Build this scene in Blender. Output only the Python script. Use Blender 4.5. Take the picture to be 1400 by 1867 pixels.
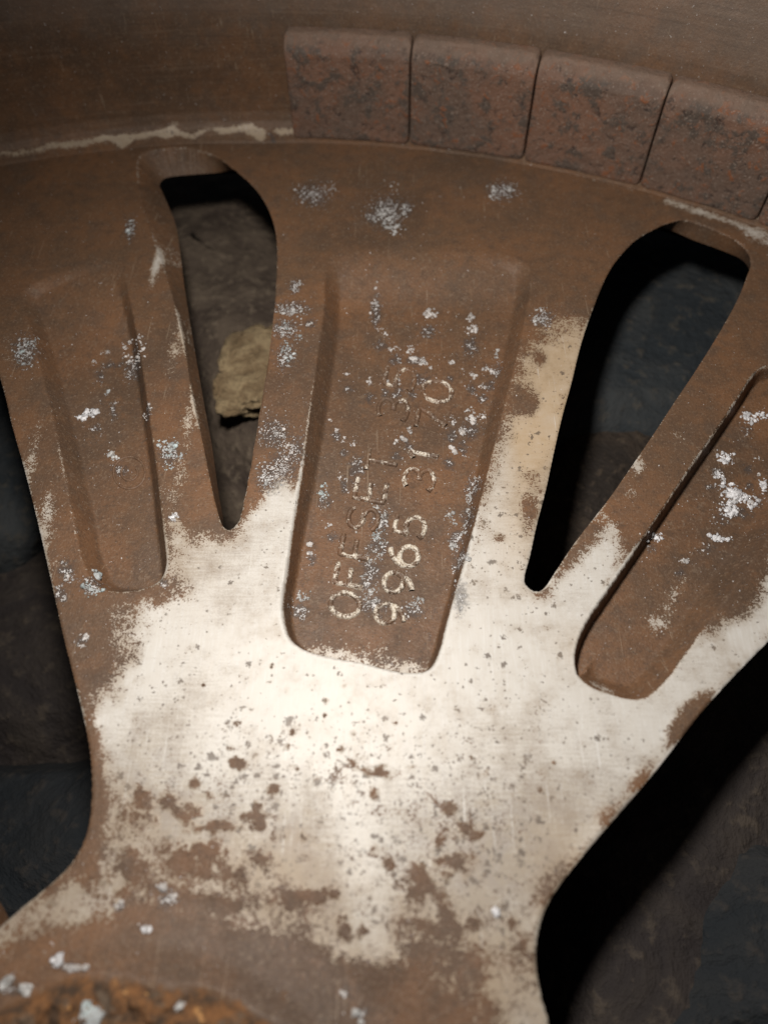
import bpy, bmesh, math, random
import numpy as np
from mathutils import Vector, Matrix

for o in list(bpy.data.objects):
    bpy.data.objects.remove(o)
rng = np.random.default_rng(7)
random.seed(7)
SC = bpy.context.scene
COL = SC.collection
MM = 0.001

# ------------------------------------------------------------------ camera
F_PX, PCX, PCY = 1400.0, 700.0, 933.5            # focal length and centre of the photograph in its own pixels
_d = np.array([720 - PCX, 1800 - PCY, F_PX]); _d /= np.linalg.norm(_d)     # wheel axis seen from the camera
_u = np.array([0, -1, 0.]) - (np.array([0, -1, 0.]) @ _d) * _d; _u /= np.linalg.norm(_u)
_r = np.cross(_u, _d); _r *= np.sign(_r[0])
H = 100.0                                         # mm above the spoke face
CAMX, CAMY = 29.8, 32.6                           # mm, camera foot from the wheel centre
R = 190.0
B3 = np.stack([_r, _u, -_d])                      # photo axes -> wheel axes
cam = bpy.data.cameras.new('camera')
cam_o = bpy.data.objects.new('camera', cam); COL.objects.link(cam_o)
right_w, down_w, fwd_w = B3[:, 0], B3[:, 1], B3[:, 2]
cam_o.matrix_world = Matrix((
    (right_w[0], -down_w[0], -fwd_w[0], CAMX * MM),
    (right_w[1], -down_w[1], -fwd_w[1], CAMY * MM),
    (right_w[2], -down_w[2], -fwd_w[2], H * MM),
    (0, 0, 0, 1)))
cam.sensor_fit = 'HORIZONTAL'; cam.sensor_width = 36; cam.lens = 36 * F_PX / 1400
cam.clip_start = 0.005; cam.clip_end = 20
cam.dof.use_dof = True; cam.dof.focus_distance = 0.122; cam.dof.aperture_fstop = 19
SC.camera = cam_o

# ------------------------------------------------------------------ world, lamp, exposure
w = bpy.data.worlds.new('World'); SC.world = w; w.use_nodes = True
w.node_tree.nodes['Background'].inputs[0].default_value = (0.75, 0.85, 1.0, 1)
w.node_tree.nodes['Background'].inputs[1].default_value = 0.03
L = bpy.data.lights.new('torch', 'SPOT'); Lo = bpy.data.objects.new('torch', L); COL.objects.link(Lo)
L.energy = 0.78; L.color = (1.0, 0.957, 0.905); L.shadow_soft_size = 0.0075
L.spot_size = math.radians(168); L.spot_blend = 0.85
Lpos = Vector(((CAMX - 16) * MM, (CAMY + 54) * MM, 112 * MM)); Ltgt = Vector((62 * MM, 78 * MM, 0))
Lo.location = Lpos
Lo.rotation_euler = (Ltgt - Lpos).to_track_quat('-Z', 'Y').to_euler()
SC.view_settings.view_transform = 'Standard'; SC.view_settings.look = 'None'
SC.view_settings.exposure = 0; SC.view_settings.gamma = 1
SC.render.engine = 'CYCLES'

# ------------------------------------------------------------------ helpers
def unproj(px, z=0.0):
    """photo pixel(s) -> point(s) in mm on the plane at height z"""
    px = np.asarray(px, float).reshape(-1, 2)
    v = np.stack([px[:, 0] - PCX, px[:, 1] - PCY, np.full(len(px), F_PX)], 1) @ B3.T
    t = (z - H) / v[:, 2]
    return np.stack([CAMX + t * v[:, 0], CAMY + t * v[:, 1]], 1)

def proj(X, Y, Z=0.0):
    P = np.stack([X - CAMX, Y - CAMY, np.zeros_like(X) + Z - H], -1) @ B3
    d = np.maximum(P[..., 2], 5.0)
    return PCX + F_PX * P[..., 0] / d, PCY + F_PX * P[..., 1] / d

def polar(r, deg):
    a = math.radians(deg); return (r * math.sin(a), r * math.cos(a))

def smooth_poly(P, n=4, closed=True):
    P = np.asarray(P, float); N = len(P); out = []
    for i in range(N if closed else N - 1):
        if closed: p0, p1, p2, p3 = P[i - 1], P[i], P[(i + 1) % N], P[(i + 2) % N]
        else: p0, p1, p2, p3 = P[max(i - 1, 0)], P[i], P[i + 1], P[min(i + 2, N - 1)]
        for k in range(n):
            t = k / n
            out.append(0.5 * (2 * p1 + (p2 - p0) * t + (2 * p0 - 5 * p1 + 4 * p2 - p3) * t * t + (3 * p1 - p0 - 3 * p2 + p3) * t ** 3))
    if not closed: out.append(P[-1])
    return np.array(out)

def sdf(poly, X, Y):
    """signed distance, negative inside"""
    x, y = X.ravel(), Y.ravel()
    best = np.full(x.shape, 1e18); ins = np.zeros(x.shape, bool)
    n = len(poly)
    for i in range(n):
        ax, ay = poly[i]; bx, by = poly[(i + 1) % n]
        ex, ey = bx - ax, by - ay
        l2 = ex * ex + ey * ey
        if l2 < 1e-12: continue
        wx, wy = x - ax, y - ay
        t = np.clip((wx * ex + wy * ey) / l2, 0, 1)
        best = np.minimum(best, (wx - t * ex) ** 2 + (wy - t * ey) ** 2)
        if ay != by:
            c = ((ay > y) != (by > y)) & (x < ex * (y - ay) / ey + ax)
            ins ^= c
    d = np.sqrt(best)
    return np.where(ins, -d, d).reshape(X.shape)

def upsample(C, st, ny, nx):
    """bilinear from a coarse lattice of stride st"""
    iy = np.arange(ny) / st; ix = np.arange(nx) / st
    y0 = np.minimum(iy.astype(int), C.shape[0] - 2); x0 = np.minimum(ix.astype(int), C.shape[1] - 2)
    fy = (iy - y0)[:, None]; fx = (ix - x0)[None, :]
    A = C[y0][:, x0]; Bq = C[y0][:, x0 + 1]; Cq = C[y0 + 1][:, x0]; D = C[y0 + 1][:, x0 + 1]
    return (A * (1 - fx) + Bq * fx) * (1 - fy) + (Cq * (1 - fx) + D * fx) * fy

_tables = [np.random.default_rng(100 + i).random((256, 256)) for i in range(8)]
def vnoise(x, y, k=0):
    T = _tables[k % 8]
    xi = np.floor(x).astype(int); yi = np.floor(y).astype(int)
    fx = x - xi; fy = y - yi; fx = fx * fx * (3 - 2 * fx); fy = fy * fy * (3 - 2 * fy)
    g = lambda a, b: T[a & 255, b & 255]
    return (g(xi, yi) * (1 - fx) + g(xi + 1, yi) * fx) * (1 - fy) + (g(xi, yi + 1) * (1 - fx) + g(xi + 1, yi + 1) * fx) * fy
def fbm(x, y, o=4, k=0):
    s = 0; a = 0.5; t = 0
    for i in range(o):
        s = s + a * vnoise(x * 2 ** i + 17.3 * i, y * 2 ** i - 9.1 * i, k + i); t += a; a *= 0.55
    return s / t
sst = lambda e0, e1, x: (lambda t: t * t * (3 - 2 * t))(np.clip((x - e0) / (e1 - e0), 0, 1))

def mesh_np(name, V, Fc, mat, parent=None, attrs=None, smooth=True):
    """V in mm; Fc list of arrays (n,3) or (n,4)"""
    me = bpy.data.meshes.new(name)
    V = np.asarray(V, float) * MM
    me.vertices.add(len(V)); me.vertices.foreach_set('co', V.astype(np.float32).ravel())
    loops = np.concatenate([f.ravel() for f in Fc]).astype(np.int32)
    tot = np.concatenate([np.full(len(f), f.shape[1], np.int32) for f in Fc])
    st = np.concatenate([[0], np.cumsum(tot)[:-1]]).astype(np.int32)
    me.loops.add(len(loops)); me.loops.foreach_set('vertex_index', loops)
    me.polygons.add(len(tot)); me.polygons.foreach_set('loop_start', st)
    me.polygons.foreach_set('use_smooth', np.full(len(tot), smooth, bool))
    for k, a in (attrs or {}).items():
        a = np.asarray(a, np.float32)
        if a.ndim == 2:
            at = me.attributes.new(k, 'FLOAT_COLOR', 'POINT'); at.data.foreach_set('color', a.ravel())
        else:
            at = me.attributes.new(k, 'FLOAT', 'POINT'); at.data.foreach_set('value', a)
    me.update(calc_edges=True); me.validate()
    if mat: me.materials.append(mat)
    o = bpy.data.objects.new(name, me); COL.objects.link(o)
    if parent: o.parent = parent
    return o

def tag(o, label=None, cat=None, group=None, kind=None):
    for k, v in (('label', label), ('category', cat), ('group', group), ('kind', kind)):
        if v: o[k] = v
    return o

# ------------------------------------------------------------------ materials
class NG:
    def __init__(s, name):
        s.m = bpy.data.materials.new(name); s.m.use_nodes = True
        s.t = s.m.node_tree; s.n = s.t.nodes
        s.b = s.n['Principled BSDF']
        tc = s.n.new('ShaderNodeTexCoord'); s.co = tc.outputs['Object']
    def put(s, sock, v):
        if hasattr(v, 'is_output') or isinstance(v, bpy.types.NodeSocket): s.t.links.new(v, sock)
        elif isinstance(v, tuple) and len(v) == 3 and sock.type == 'RGBA': sock.default_value = (*v, 1)
        else: sock.default_value = v
    def math(s, op, a, b=0.0, c=None, clamp=False):
        n = s.n.new('ShaderNodeMath'); n.operation = op; n.use_clamp = clamp
        s.put(n.inputs[0], a); s.put(n.inputs[1], b)
        if c is not None: s.put(n.inputs[2], c)
        return n.outputs[0]
    def add(s, a, b): return s.math('ADD', a, b)
    def mul(s, a, b): return s.math('MULTIPLY', a, b)
    def sub(s, a, b): return s.math('SUBTRACT', a, b)
    def step(s, v, e0, e1):
        n = s.n.new('ShaderNodeMapRange'); n.interpolation_type = 'SMOOTHSTEP'
        s.put(n.inputs[0], v); s.put(n.inputs[1], e0); s.put(n.inputs[2], e1)
        return n.outputs[0]
    def mix(s, f, a, b):
        n = s.n.new('ShaderNodeMix'); n.data_type = 'RGBA'
        s.put(n.inputs[0], f); s.put(n.inputs[6], a); s.put(n.inputs[7], b); return n.outputs[2]
    def mixf(s, f, a, b):
        n = s.n.new('ShaderNodeMix'); n.data_type = 'FLOAT'
        s.put(n.inputs[0], f); s.put(n.inputs[2], a); s.put(n.inputs[3], b); return n.outputs[0]
    def attr(s, name, col=False):
        n = s.n.new('ShaderNodeAttribute'); n.attribute_name = name
        return n.outputs['Color'] if col else n.outputs['Fac']
    def noise(s, scale, detail=4, rough=0.6, co=None, dist=0.0):
        n = s.n.new('ShaderNodeTexNoise'); n.inputs['Scale'].default_value = scale
        n.inputs['Detail'].default_value = detail; n.inputs['Roughness'].default_value = rough
        n.inputs['Distortion'].default_value = dist
        s.put(n.inputs['Vector'], co if co is not None else s.co); return n.outputs['Fac']
    def mapping(s, scale=(1, 1, 1), rot=(0, 0, 0), loc=(0, 0, 0)):
        n = s.n.new('ShaderNodeMapping'); n.inputs['Scale'].default_value = scale
        n.inputs['Rotation'].default_value = rot; n.inputs['Location'].default_value = loc
        s.put(n.inputs['Vector'], s.co); return n.outputs[0]
    def voro(s, scale, feature='F1', co=None):
        n = s.n.new('ShaderNodeTexVoronoi'); n.feature = feature; n.inputs['Scale'].default_value = scale
        s.put(n.inputs['Vector'], co if co is not None else s.co); return n.outputs['Distance']
    def bump(s, h, dist, strength=1.0):
        n = s.n.new('ShaderNodeBump'); n.inputs['Distance'].default_value = dist; n.inputs['Strength'].default_value = strength
        s.put(n.inputs['Height'], h); s.t.links.new(n.outputs[0], s.b.inputs['Normal'])
    def out(s, color, rough, metal=0.0, spec=0.5):
        s.put(s.b.inputs['Base Color'], color); s.put(s.b.inputs['Roughness'], rough)
        s.put(s.b.inputs['Metallic'], metal); s.put(s.b.inputs['Specular IOR Level'], spec)
        return s.m

def spots(g, cell, size, density, warp):
    """scattered ragged spots of random size; density 0..1 may be a socket"""
    v = g.n.new('ShaderNodeTexVoronoi'); v.inputs['Scale'].default_value = cell
    g.put(v.inputs['Vector'], g.co)
    sp = g.n.new('ShaderNodeSeparateColor'); g.t.links.new(v.outputs['Color'], sp.inputs[0])
    rad = g.mul(g.add(0.25, g.mul(sp.outputs[0], 0.75)), size)
    d = g.add(v.outputs['Distance'], g.mul(g.sub(warp, 0.5), 1.1))
    on = g.math('LESS_THAN', sp.outputs[1], density)
    return g.mul(g.step(g.sub(rad, d), -0.03, 0.09), on)

def scratches(g, rot, sc, lo, hi):
    n = g.noise(1.0, 3, 0.55, g.mapping((sc, sc * 0.022, sc * 0.1), (0, 0, math.radians(rot))), dist=0.15)
    gate = g.step(g.noise(110, 2, 0.5, g.mapping(loc=(rot * 0.01, 0.3, 0))), 0.48, 0.62)
    return g.mul(g.step(n, lo, hi), gate)

def brown_layer(g):
    """baked-on brake dust: several browns, dull"""
    big = g.noise(60, 3, 0.62); mid = g.noise(420, 4, 0.7); fine = g.noise(2600, 2, 0.6); sm = g.noise(1100, 2, 0.6)
    c = g.mix(g.step(big, 0.36, 0.64), (0.118, 0.068, 0.039), (0.152, 0.078, 0.040))
    c = g.mix(g.mul(g.step(g.noise(34, 4, 0.62, g.mapping(loc=(0.4, 0.1, 0))), 0.48, 0.66), 0.65), c, (0.074, 0.046, 0.029))
    c = g.mix(g.mul(g.step(g.noise(48, 4, 0.6, g.mapping(loc=(0.9, 0.6, 0))), 0.53, 0.68), 0.6), c, (0.185, 0.090, 0.042))
    c = g.mix(g.mul(g.step(g.noise(150, 3, 0.6), 0.50, 0.68), 0.55), c, (0.100, 0.066, 0.045))
    c = g.mix(g.mul(g.step(mid, 0.48, 0.68), 0.55), c, (0.080, 0.049, 0.031))
    c = g.mix(g.mul(g.step(mid, 0.48, 0.30), 0.45), c, (0.180, 0.092, 0.046))
    c = g.mix(g.mul(g.step(sm, 0.58, 0.70), 0.40), c, (0.19, 0.135, 0.092))
    c = g.mix(g.mul(g.step(fine, 0.58, 0.70), 0.40), c, (0.25, 0.185, 0.13))
    c = g.mix(g.mul(g.step(fine, 0.44, 0.30), 0.50), c, (0.050, 0.036, 0.027))
    c = g.mix(g.mul(g.math('MAXIMUM', scratches(g, 25, 2400, 0.66, 0.70), scratches(g, -48, 2000, 0.67, 0.71)), 0.45), c, (0.33, 0.255, 0.18))
    return c, mid, fine

def alloy_material(name, grey=False):
    g = NG(name)
    dirt, rust, tan, dark, speck = (g.attr(k) for k in ('dirt', 'rust', 'tan', 'dark', 'speck'))
    white = g.attr('white'); film = g.attr('film')
    nA = g.noise(300, 4, 0.68); nB = g.noise(1500, 3, 0.62); nC = g.noise(4200, 1, 0.5)
    # --- dulled silver paint under the dirt
    streak = g.noise(1.0, 5, 0.65, g.mapping((2600, 240, 400), (0, 0, math.radians(18))))
    streak2 = g.noise(1.0, 4, 0.6, g.mapping((300, 2800, 400), (0, 0, math.radians(-28))))
    cl = g.noise(75, 6, 0.66, dist=0.4)
    p = g.mix(g.step(streak, 0.42, 0.7), (0.55, 0.515, 0.465), (0.60, 0.575, 0.535))
    fv = g.add(film, g.add(g.mul(g.sub(cl, 0.5), 1.5), g.add(g.mul(g.sub(streak, 0.5), 0.7), g.mul(g.sub(streak2, 0.5), 0.8))))
    fv = g.add(fv, g.mul(g.sub(nC, 0.5), 0.7))
    p = g.mix(g.mul(g.step(fv, 0.05, 1.0), 0.85), p, g.mix(g.step(nA, 0.4, 0.6), (0.27, 0.215, 0.155), (0.25, 0.21, 0.175)))
    p = g.mix(g.mul(tan, g.add(0.45, g.mul(nA, 0.6))), p, (0.42, 0.285, 0.15))
    p = g.mix(g.mul(g.math('MAXIMUM', scratches(g, 62, 2200, 0.63, 0.69), scratches(g, -20, 2600, 0.64, 0.70)), 0.6), p, (0.66, 0.64, 0.61))
    b, mid, fine = brown_layer(g)
    if grey:
        sx = g.n.new('ShaderNodeSeparateXYZ'); g.t.links.new(g.co, sx.inputs[0])
        b = g.mix(g.mul(g.step(g.add(sx.outputs[2], g.mul(g.sub(nA, 0.5), 0.012)), 0.016, 0.030), 0.42), b, (0.172, 0.136, 0.112))
    if grey:
        rg = g.math('SQRT', g.add(g.math('POWER', sx.outputs[0], 2.0), g.math('POWER', sx.outputs[1], 2.0)))
        cb = g.n.new('ShaderNodeCombineXYZ'); g.put(cb.inputs[0], g.mul(sx.outputs[2], 1500.0))
        g.put(cb.inputs[1], g.mul(g.math('ARCTAN2', sx.outputs[0], sx.outputs[1]), 7.0))
        turn = g.noise(1.0, 4, 0.6, cb.outputs[0])
        b = g.mix(g.mul(g.step(turn, 0.54, 0.70), 0.28), b, (0.215, 0.15, 0.105))
        b = g.mix(g.mul(g.step(turn, 0.46, 0.32), 0.30), b, (0.066, 0.046, 0.034))
    # dark pits and stains of many sizes on the pale paint
    s1 = spots(g, 420, 0.36, g.mul(speck, 0.26), g.noise(1300, 3, 0.7, g.mapping(loc=(0.7, 0.3, 0))))
    s2 = spots(g, 800, 0.42, g.add(0.03, g.mul(speck, 0.50)), g.noise(2600, 1, 0.6, g.mapping(loc=(0.2, 0.1, 0))))
    s3 = spots(g, 1900, 0.42, g.add(0.06, g.mul(speck, 0.40)), nC)
    pit = g.math('MAXIMUM', g.math('MAXIMUM', g.mul(s1, 0.85), g.mul(s2, 0.9)), g.mul(s3, 0.8))
    p = g.mix(g.mul(pit, 0.92), p, (0.095, 0.070, 0.052))
    # --- dirt coverage with a ragged, grainy edge
    v = g.add(dirt, g.add(g.mul(g.sub(nA, 0.5), 1.35), g.mul(g.sub(nB, 0.5), 1.35)))
    v = g.add(v, g.mul(g.sub(nC, 0.5), 1.25))
    v = g.add(v, g.mul(g.mul(speck, g.sub(g.noise(190, 5, 0.72, g.mapping(loc=(0.3, 0.9, 0))), 0.5)), 2.6))
    v = g.add(v, g.mul(speck, g.add(g.mul(g.sub(nB, 0.5), 0.9), g.mul(g.sub(nC, 0.5), 0.6))))
    m = g.step(v, 0.42, 0.60)
    halo = g.step(g.add(dirt, g.add(g.mul(g.sub(nA, 0.5), 1.5), g.mul(g.sub(cl, 0.5), 1.2))), -0.15, 0.70)
    p = g.mix(g.mul(halo, 0.68), p, (0.285, 0.215, 0.145))
    c = g.mix(m, p, b)
    # dark rings at blistered paint, darker bands inside the pockets, a barrel mark
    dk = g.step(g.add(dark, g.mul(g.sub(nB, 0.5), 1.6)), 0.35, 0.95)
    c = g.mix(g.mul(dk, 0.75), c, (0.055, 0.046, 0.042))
    wm = g.step(g.add(white, g.add(g.mul(g.sub(nB, 0.5), 3.0), g.mul(g.sub(nC, 0.5), 1.6))), 0.72, 0.92)
    c = g.mix(g.mul(wm, 0.9), c, g.mix(g.step(nC, 0.45, 0.6), (0.34, 0.325, 0.315), (0.62, 0.60, 0.585)))
    # rust
    rn = g.noise(520, 6, 0.7)
    rc = g.mix(g.step(rn, 0.36, 0.66), (0.055, 0.035, 0.022), (0.20, 0.092, 0.036))
    rc = g.mix(g.mul(g.step(g.noise(330, 4, 0.6), 0.54, 0.68), 0.8), rc, (0.125, 0.09, 0.062))
    rc = g.mix(g.step(g.noise(420, 4, 0.6, g.mapping(loc=(.5, .2, 0))), 0.62, 0.70), rc, (0.46, 0.24, 0.09))
    rm = g.step(g.add(rust, g.mul(g.sub(rn, 0.5), 1.1)), 0.40, 0.62)
    c = g.mix(rm, c, rc)
    rough = g.mixf(m, g.add(0.45, g.mul(streak, 0.20)), g.add(0.40, g.mul(mid, 0.34)))
    rough = g.mixf(rm, rough, 0.9)
    h = g.mul(g.add(g.mul(nB, 0.55), g.mul(nC, 0.35)), g.add(0.10, g.mul(g.step(dirt, 0.2, 0.8), 1.0)))
    h = g.add(h, g.mul(g.mul(g.step(rust, 0.3, 0.7), rn), 4.0))
    g.bump(h, 0.00016, 0.9)
    metal = g.mul(g.sub(1.0, m), 0.10)
    return g.out(c, rough, metal, g.mixf(m, 0.45, 0.30))
M_alloy = alloy_material('dirty_alloy')
M_barrel = alloy_material('dirty_barrel', True)

def weight_material():
    g = NG('rusty_steel')
    b, mid, fine = brown_layer(g)
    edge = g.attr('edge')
    n1 = g.noise(260, 5, 0.68); n2 = g.noise(480, 5, 0.66, dist=0.8); big = g.noise(85, 3, 0.5)
    c = g.mix(g.step(big, 0.38, 0.62), (0.128, 0.084, 0.062), (0.172, 0.094, 0.062))
    c = g.mix(g.mul(g.step(n1, 0.50, 0.60), 0.9), c, (0.080, 0.062, 0.050))
    c = g.mix(g.mul(g.step(n2, 0.57, 0.66), 0.9), c, (0.215, 0.078, 0.032))
    c = g.mix(g.mul(g.step(n2, 0.43, 0.33), 0.9), c, (0.045, 0.028, 0.022))
    c = g.mix(g.mul(g.step(fine, 0.58, 0.70), 0.7), c, (0.30, 0.235, 0.19))
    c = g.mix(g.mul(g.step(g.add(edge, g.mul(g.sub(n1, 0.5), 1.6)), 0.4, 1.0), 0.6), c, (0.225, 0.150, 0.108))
    g.bump(g.add(n1, g.mul(n2, 0.8)), 0.0006, 0.9)
    return g.out(c, 0.68, 0.0, 0.4)
M_weight = weight_material()

def letter_material():
    g = NG('worn_cast_letter')
    b, mid, fine = brown_layer(g)
    wear = g.attr('wear')
    n = g.noise(650, 4, 0.65); n2 = g.noise(3600, 2, 0.5)
    m = g.step(g.add(wear, g.add(g.mul(g.sub(n, 0.5), 1.7), g.mul(g.sub(n2, 0.5), 0.7))), 0.44, 0.70)
    c = g.mix(m, b, g.mix(g.step(n2, 0.4, 0.6), (0.46, 0.385, 0.29), (0.66, 0.60, 0.51)))
    g.bump(g.add(n, g.mul(n2, 0.5)), 0.0002, 0.8)
    return g.out(c, 0.6)
M_letter = letter_material()

def crust_material():
    g = NG('white_corrosion')
    col = g.attr('tint', True)
    n = g.noise(2600, 4, 0.65); n3 = g.noise(900, 3, 0.6)
    c = g.mix(g.mul(g.step(n, 0.50, 0.36), 0.7), col, (0.22, 0.185, 0.16))
    c = g.mix(g.mul(g.step(n3, 0.58, 0.70), 0.5), c, (0.26, 0.20, 0.15))
    g.bump(n, 0.0003, 1.0)
    return g.out(c, 0.7, 0.0, 0.4)
M_crust = crust_material()

def stone_material(name, a, b, c3, sc=60):
    g = NG(name)
    n = g.noise(sc, 6, 0.65, dist=0.5); f = g.noise(sc * 8, 4, 0.6)
    c = g.mix(g.step(n, 0.38, 0.62), a, b)
    c = g.mix(g.mul(g.step(f, 0.52, 0.7), 0.7), c, c3)
    g.bump(g.add(n, g.mul(f, 0.3)), 0.004, 0.8)
    return g.out(c, 0.85, 0, 0.3)
M_ground = stone_material('damp_earth', (0.030, 0.026, 0.024), (0.055, 0.045, 0.036), (0.10, 0.085, 0.065), 40)
M_brown = stone_material('brown_stone', (0.062, 0.045, 0.034), (0.125, 0.094, 0.068), (0.20, 0.155, 0.11), 70)
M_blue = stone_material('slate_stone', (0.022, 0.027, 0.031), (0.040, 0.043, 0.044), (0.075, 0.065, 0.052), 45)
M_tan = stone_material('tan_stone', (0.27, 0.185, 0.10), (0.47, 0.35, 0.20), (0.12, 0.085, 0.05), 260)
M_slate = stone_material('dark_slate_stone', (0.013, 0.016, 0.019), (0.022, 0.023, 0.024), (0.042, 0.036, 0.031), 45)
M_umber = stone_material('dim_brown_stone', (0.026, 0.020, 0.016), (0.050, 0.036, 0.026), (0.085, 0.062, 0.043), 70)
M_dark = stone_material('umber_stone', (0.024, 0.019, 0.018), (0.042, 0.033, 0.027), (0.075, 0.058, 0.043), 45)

# ------------------------------------------------------------------ the wheel: outlines traced on the spoke's back face
SLOT_L = unproj([(330,268),(385,280),(440,318),(475,355),(497,400),(505,450),(503,520),(496,600),(485,680),(470,770),(455,860),(441,930),(433,953),(418,965),(405,957),
    (396,930),(385,885),(368,800),(352,730),(332,610),(306,510),(285,450),(268,400),(254,340),(250,298),(268,276)])
SLOT_R = unproj([(956,1052),(960,1067),(976,1078),(993,1071),(1014,1040),(1053,982),(1107,913),(1145,859),(1192,790),(1230,732),(1269,674),(1315,600),(1346,543),(1363,500),(1369,477),
    (1357,450),(1323,427),(1276,408),(1246,400),(1222,404),(1199,413),(1161,435),(1130,466),(1107,500),(1084,554),(1060,624),(1041,701),(1026,755),(1010,824),(995,894),(979,955),(967,1010)])
cutl = unproj([(0,690),(20,770),(45,860),(70,960),(95,1070),(115,1160),(135,1240),(152,1310),(163,1370),(167,1430),(163,1490),(150,1540),(125,1580),(90,1615),(40,1655),(0,1690)])
CUT_L = np.concatenate([[polar(*q) for q in [(169,-36),(170,-26),(168.5,-22.5),(163,-20.2),(150,-19.2)]], cutl, [polar(*q) for q in [(40.8,-24),(40.5,-28),(41,-36)]]])
cutr = unproj([(1400,1170),(1295,1280),(1200,1400),(1140,1471),(1080,1540),(1020,1615),(990,1670),(977,1735),(985,1810),(1000,1867)])
CUT_R = np.concatenate([[polar(*q) for q in [(169,80),(170,58),(168.5,53),(163,50),(150,48.8),(130,48.2)]], cutr, [polar(*q) for q in [(53.2,60),(49.8,62.6),(45,64.8),(41,66.5),(40,70),(40,80)]]])
POCK_C = unproj([(597,478),(590,560),(578,650),(565,740),(550,850),(535,940),(522,1030),(513,1090),(515,1130),(527,1165),(560,1188),(610,1201),(660,1210),(715,1224),(760,1228),(787,1218),(803,1188),
    (818,1130),(835,1070),(855,1000),(880,900),(905,800),(925,720),(945,640),(960,570),(968,508),(940,470),(800,445),(640,450)])
POCK_L = unproj([(190,476),(222,492),(240,560),(255,640),(266,710),(276,780),(286,850),(295,930),(303,1000),(304,1030),(294,1056),(268,1072),(232,1079),(200,1078),(172,1064),(153,1030),
    (140,985),(125,905),(110,830),(95,760),(75,680),(55,600),(40,550),(48,525),(100,500)])
POCK_R = unproj([(1375,680),(1340,733),(1300,792),(1250,864),(1200,938),(1150,1012),(1100,1085),(1070,1130),(1052,1170),(1047,1205),(1055,1235),(1080,1255),(1120,1270),(1160,1277),(1190,1265),
    (1220,1235),(1260,1180),(1310,1110),(1360,1040),(1400,985),(1450,910),(1500,830),(1520,760),(1500,700),(1450,670),(1405,665)])
# lower edges of the two slots, 4 mm down, point for point with the outlines above
BOT_L = smooth_poly(unproj([(335,319),(390,315),(440,312),(479,350),(504,398),(512,450),(510,520),(503,600),(492,680),(477,770),(461,860),(445,930),(437,955),(418,970),(408,963),
    (406,940),(398,895),(386,810),(373,740),(352,620),(336,520),(328,455),(319,405),(297,352),(291,337),(302,324)], -4.0), 4)
BOT_R = smooth_poly(unproj([(950,1052),(955,1072),(976,1083),(997,1074),(1019,1043),(1058,986),(1112,917),(1150,863),(1197,794),(1235,736),(1274,678),(1319,604),(1349,547),(1364,508),(1365,490),
    (1349,471),(1310,454),(1263,437),(1234,424),(1210,415),(1190,409),(1154,430),(1123,462),(1100,497),(1077,552),(1053,622),(1034,699),(1019,753),(1003,822),(988,892),(972,953),(961,1010)], -4.0), 4)
def lower_edge(x, y, top, bot):
    best = np.full(len(x), 1e9); ox, oy = x.copy(), y.copy(); n = len(top)
    for k in range(n):
        a, b = top[k], top[(k + 1) % n]; e = b - a; l2 = e @ e
        if l2 < 1e-12: continue
        t = np.clip(((x - a[0]) * e[0] + (y - a[1]) * e[1]) / l2, 0, 1)
        d = (x - a[0] - t * e[0]) ** 2 + (y - a[1] - t * e[1]) ** 2
        q = bot[k][None] * (1 - t)[:, None] + bot[(k + 1) % n][None] * t[:, None]
        mk = d < best; best = np.where(mk, d, best); ox = np.where(mk, q[:, 0], ox); oy = np.where(mk, q[:, 1], oy)
    return ox, oy, best
SLOT_L, SLOT_R, CUT_L, CUT_R, POCK_C, POCK_L, POCK_R = (smooth_poly(p, 4) for p in (SLOT_L, SLOT_R, CUT_L, CUT_R, POCK_C, POCK_L, POCK_R))
S0, S1 = -24.0, 66.0                              # the quarter of the wheel that this spoke fills
R_IN = 22.0

def seg_blob(px, py, x0, y0, x1, y1, s):
    ex, ey = x1 - x0, y1 - y0
    t = np.clip(((px - x0) * ex + (py - y0) * ey) / (ex * ex + ey * ey), 0, 1)
    return np.exp(-((px - x0 - t * ex) ** 2 + (py - y0 - t * ey) ** 2) / (2 * s * s))
def ell(px, py, x, y, sx, sy, deg=0):
    a = math.radians(deg); dx, dy = px - x, py - y
    u = dx * math.cos(a) + dy * math.sin(a); v = -dx * math.sin(a) + dy * math.cos(a)
    return np.exp(-(u * u / (2 * sx * sx) + v * v / (2 * sy * sy)))

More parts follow.
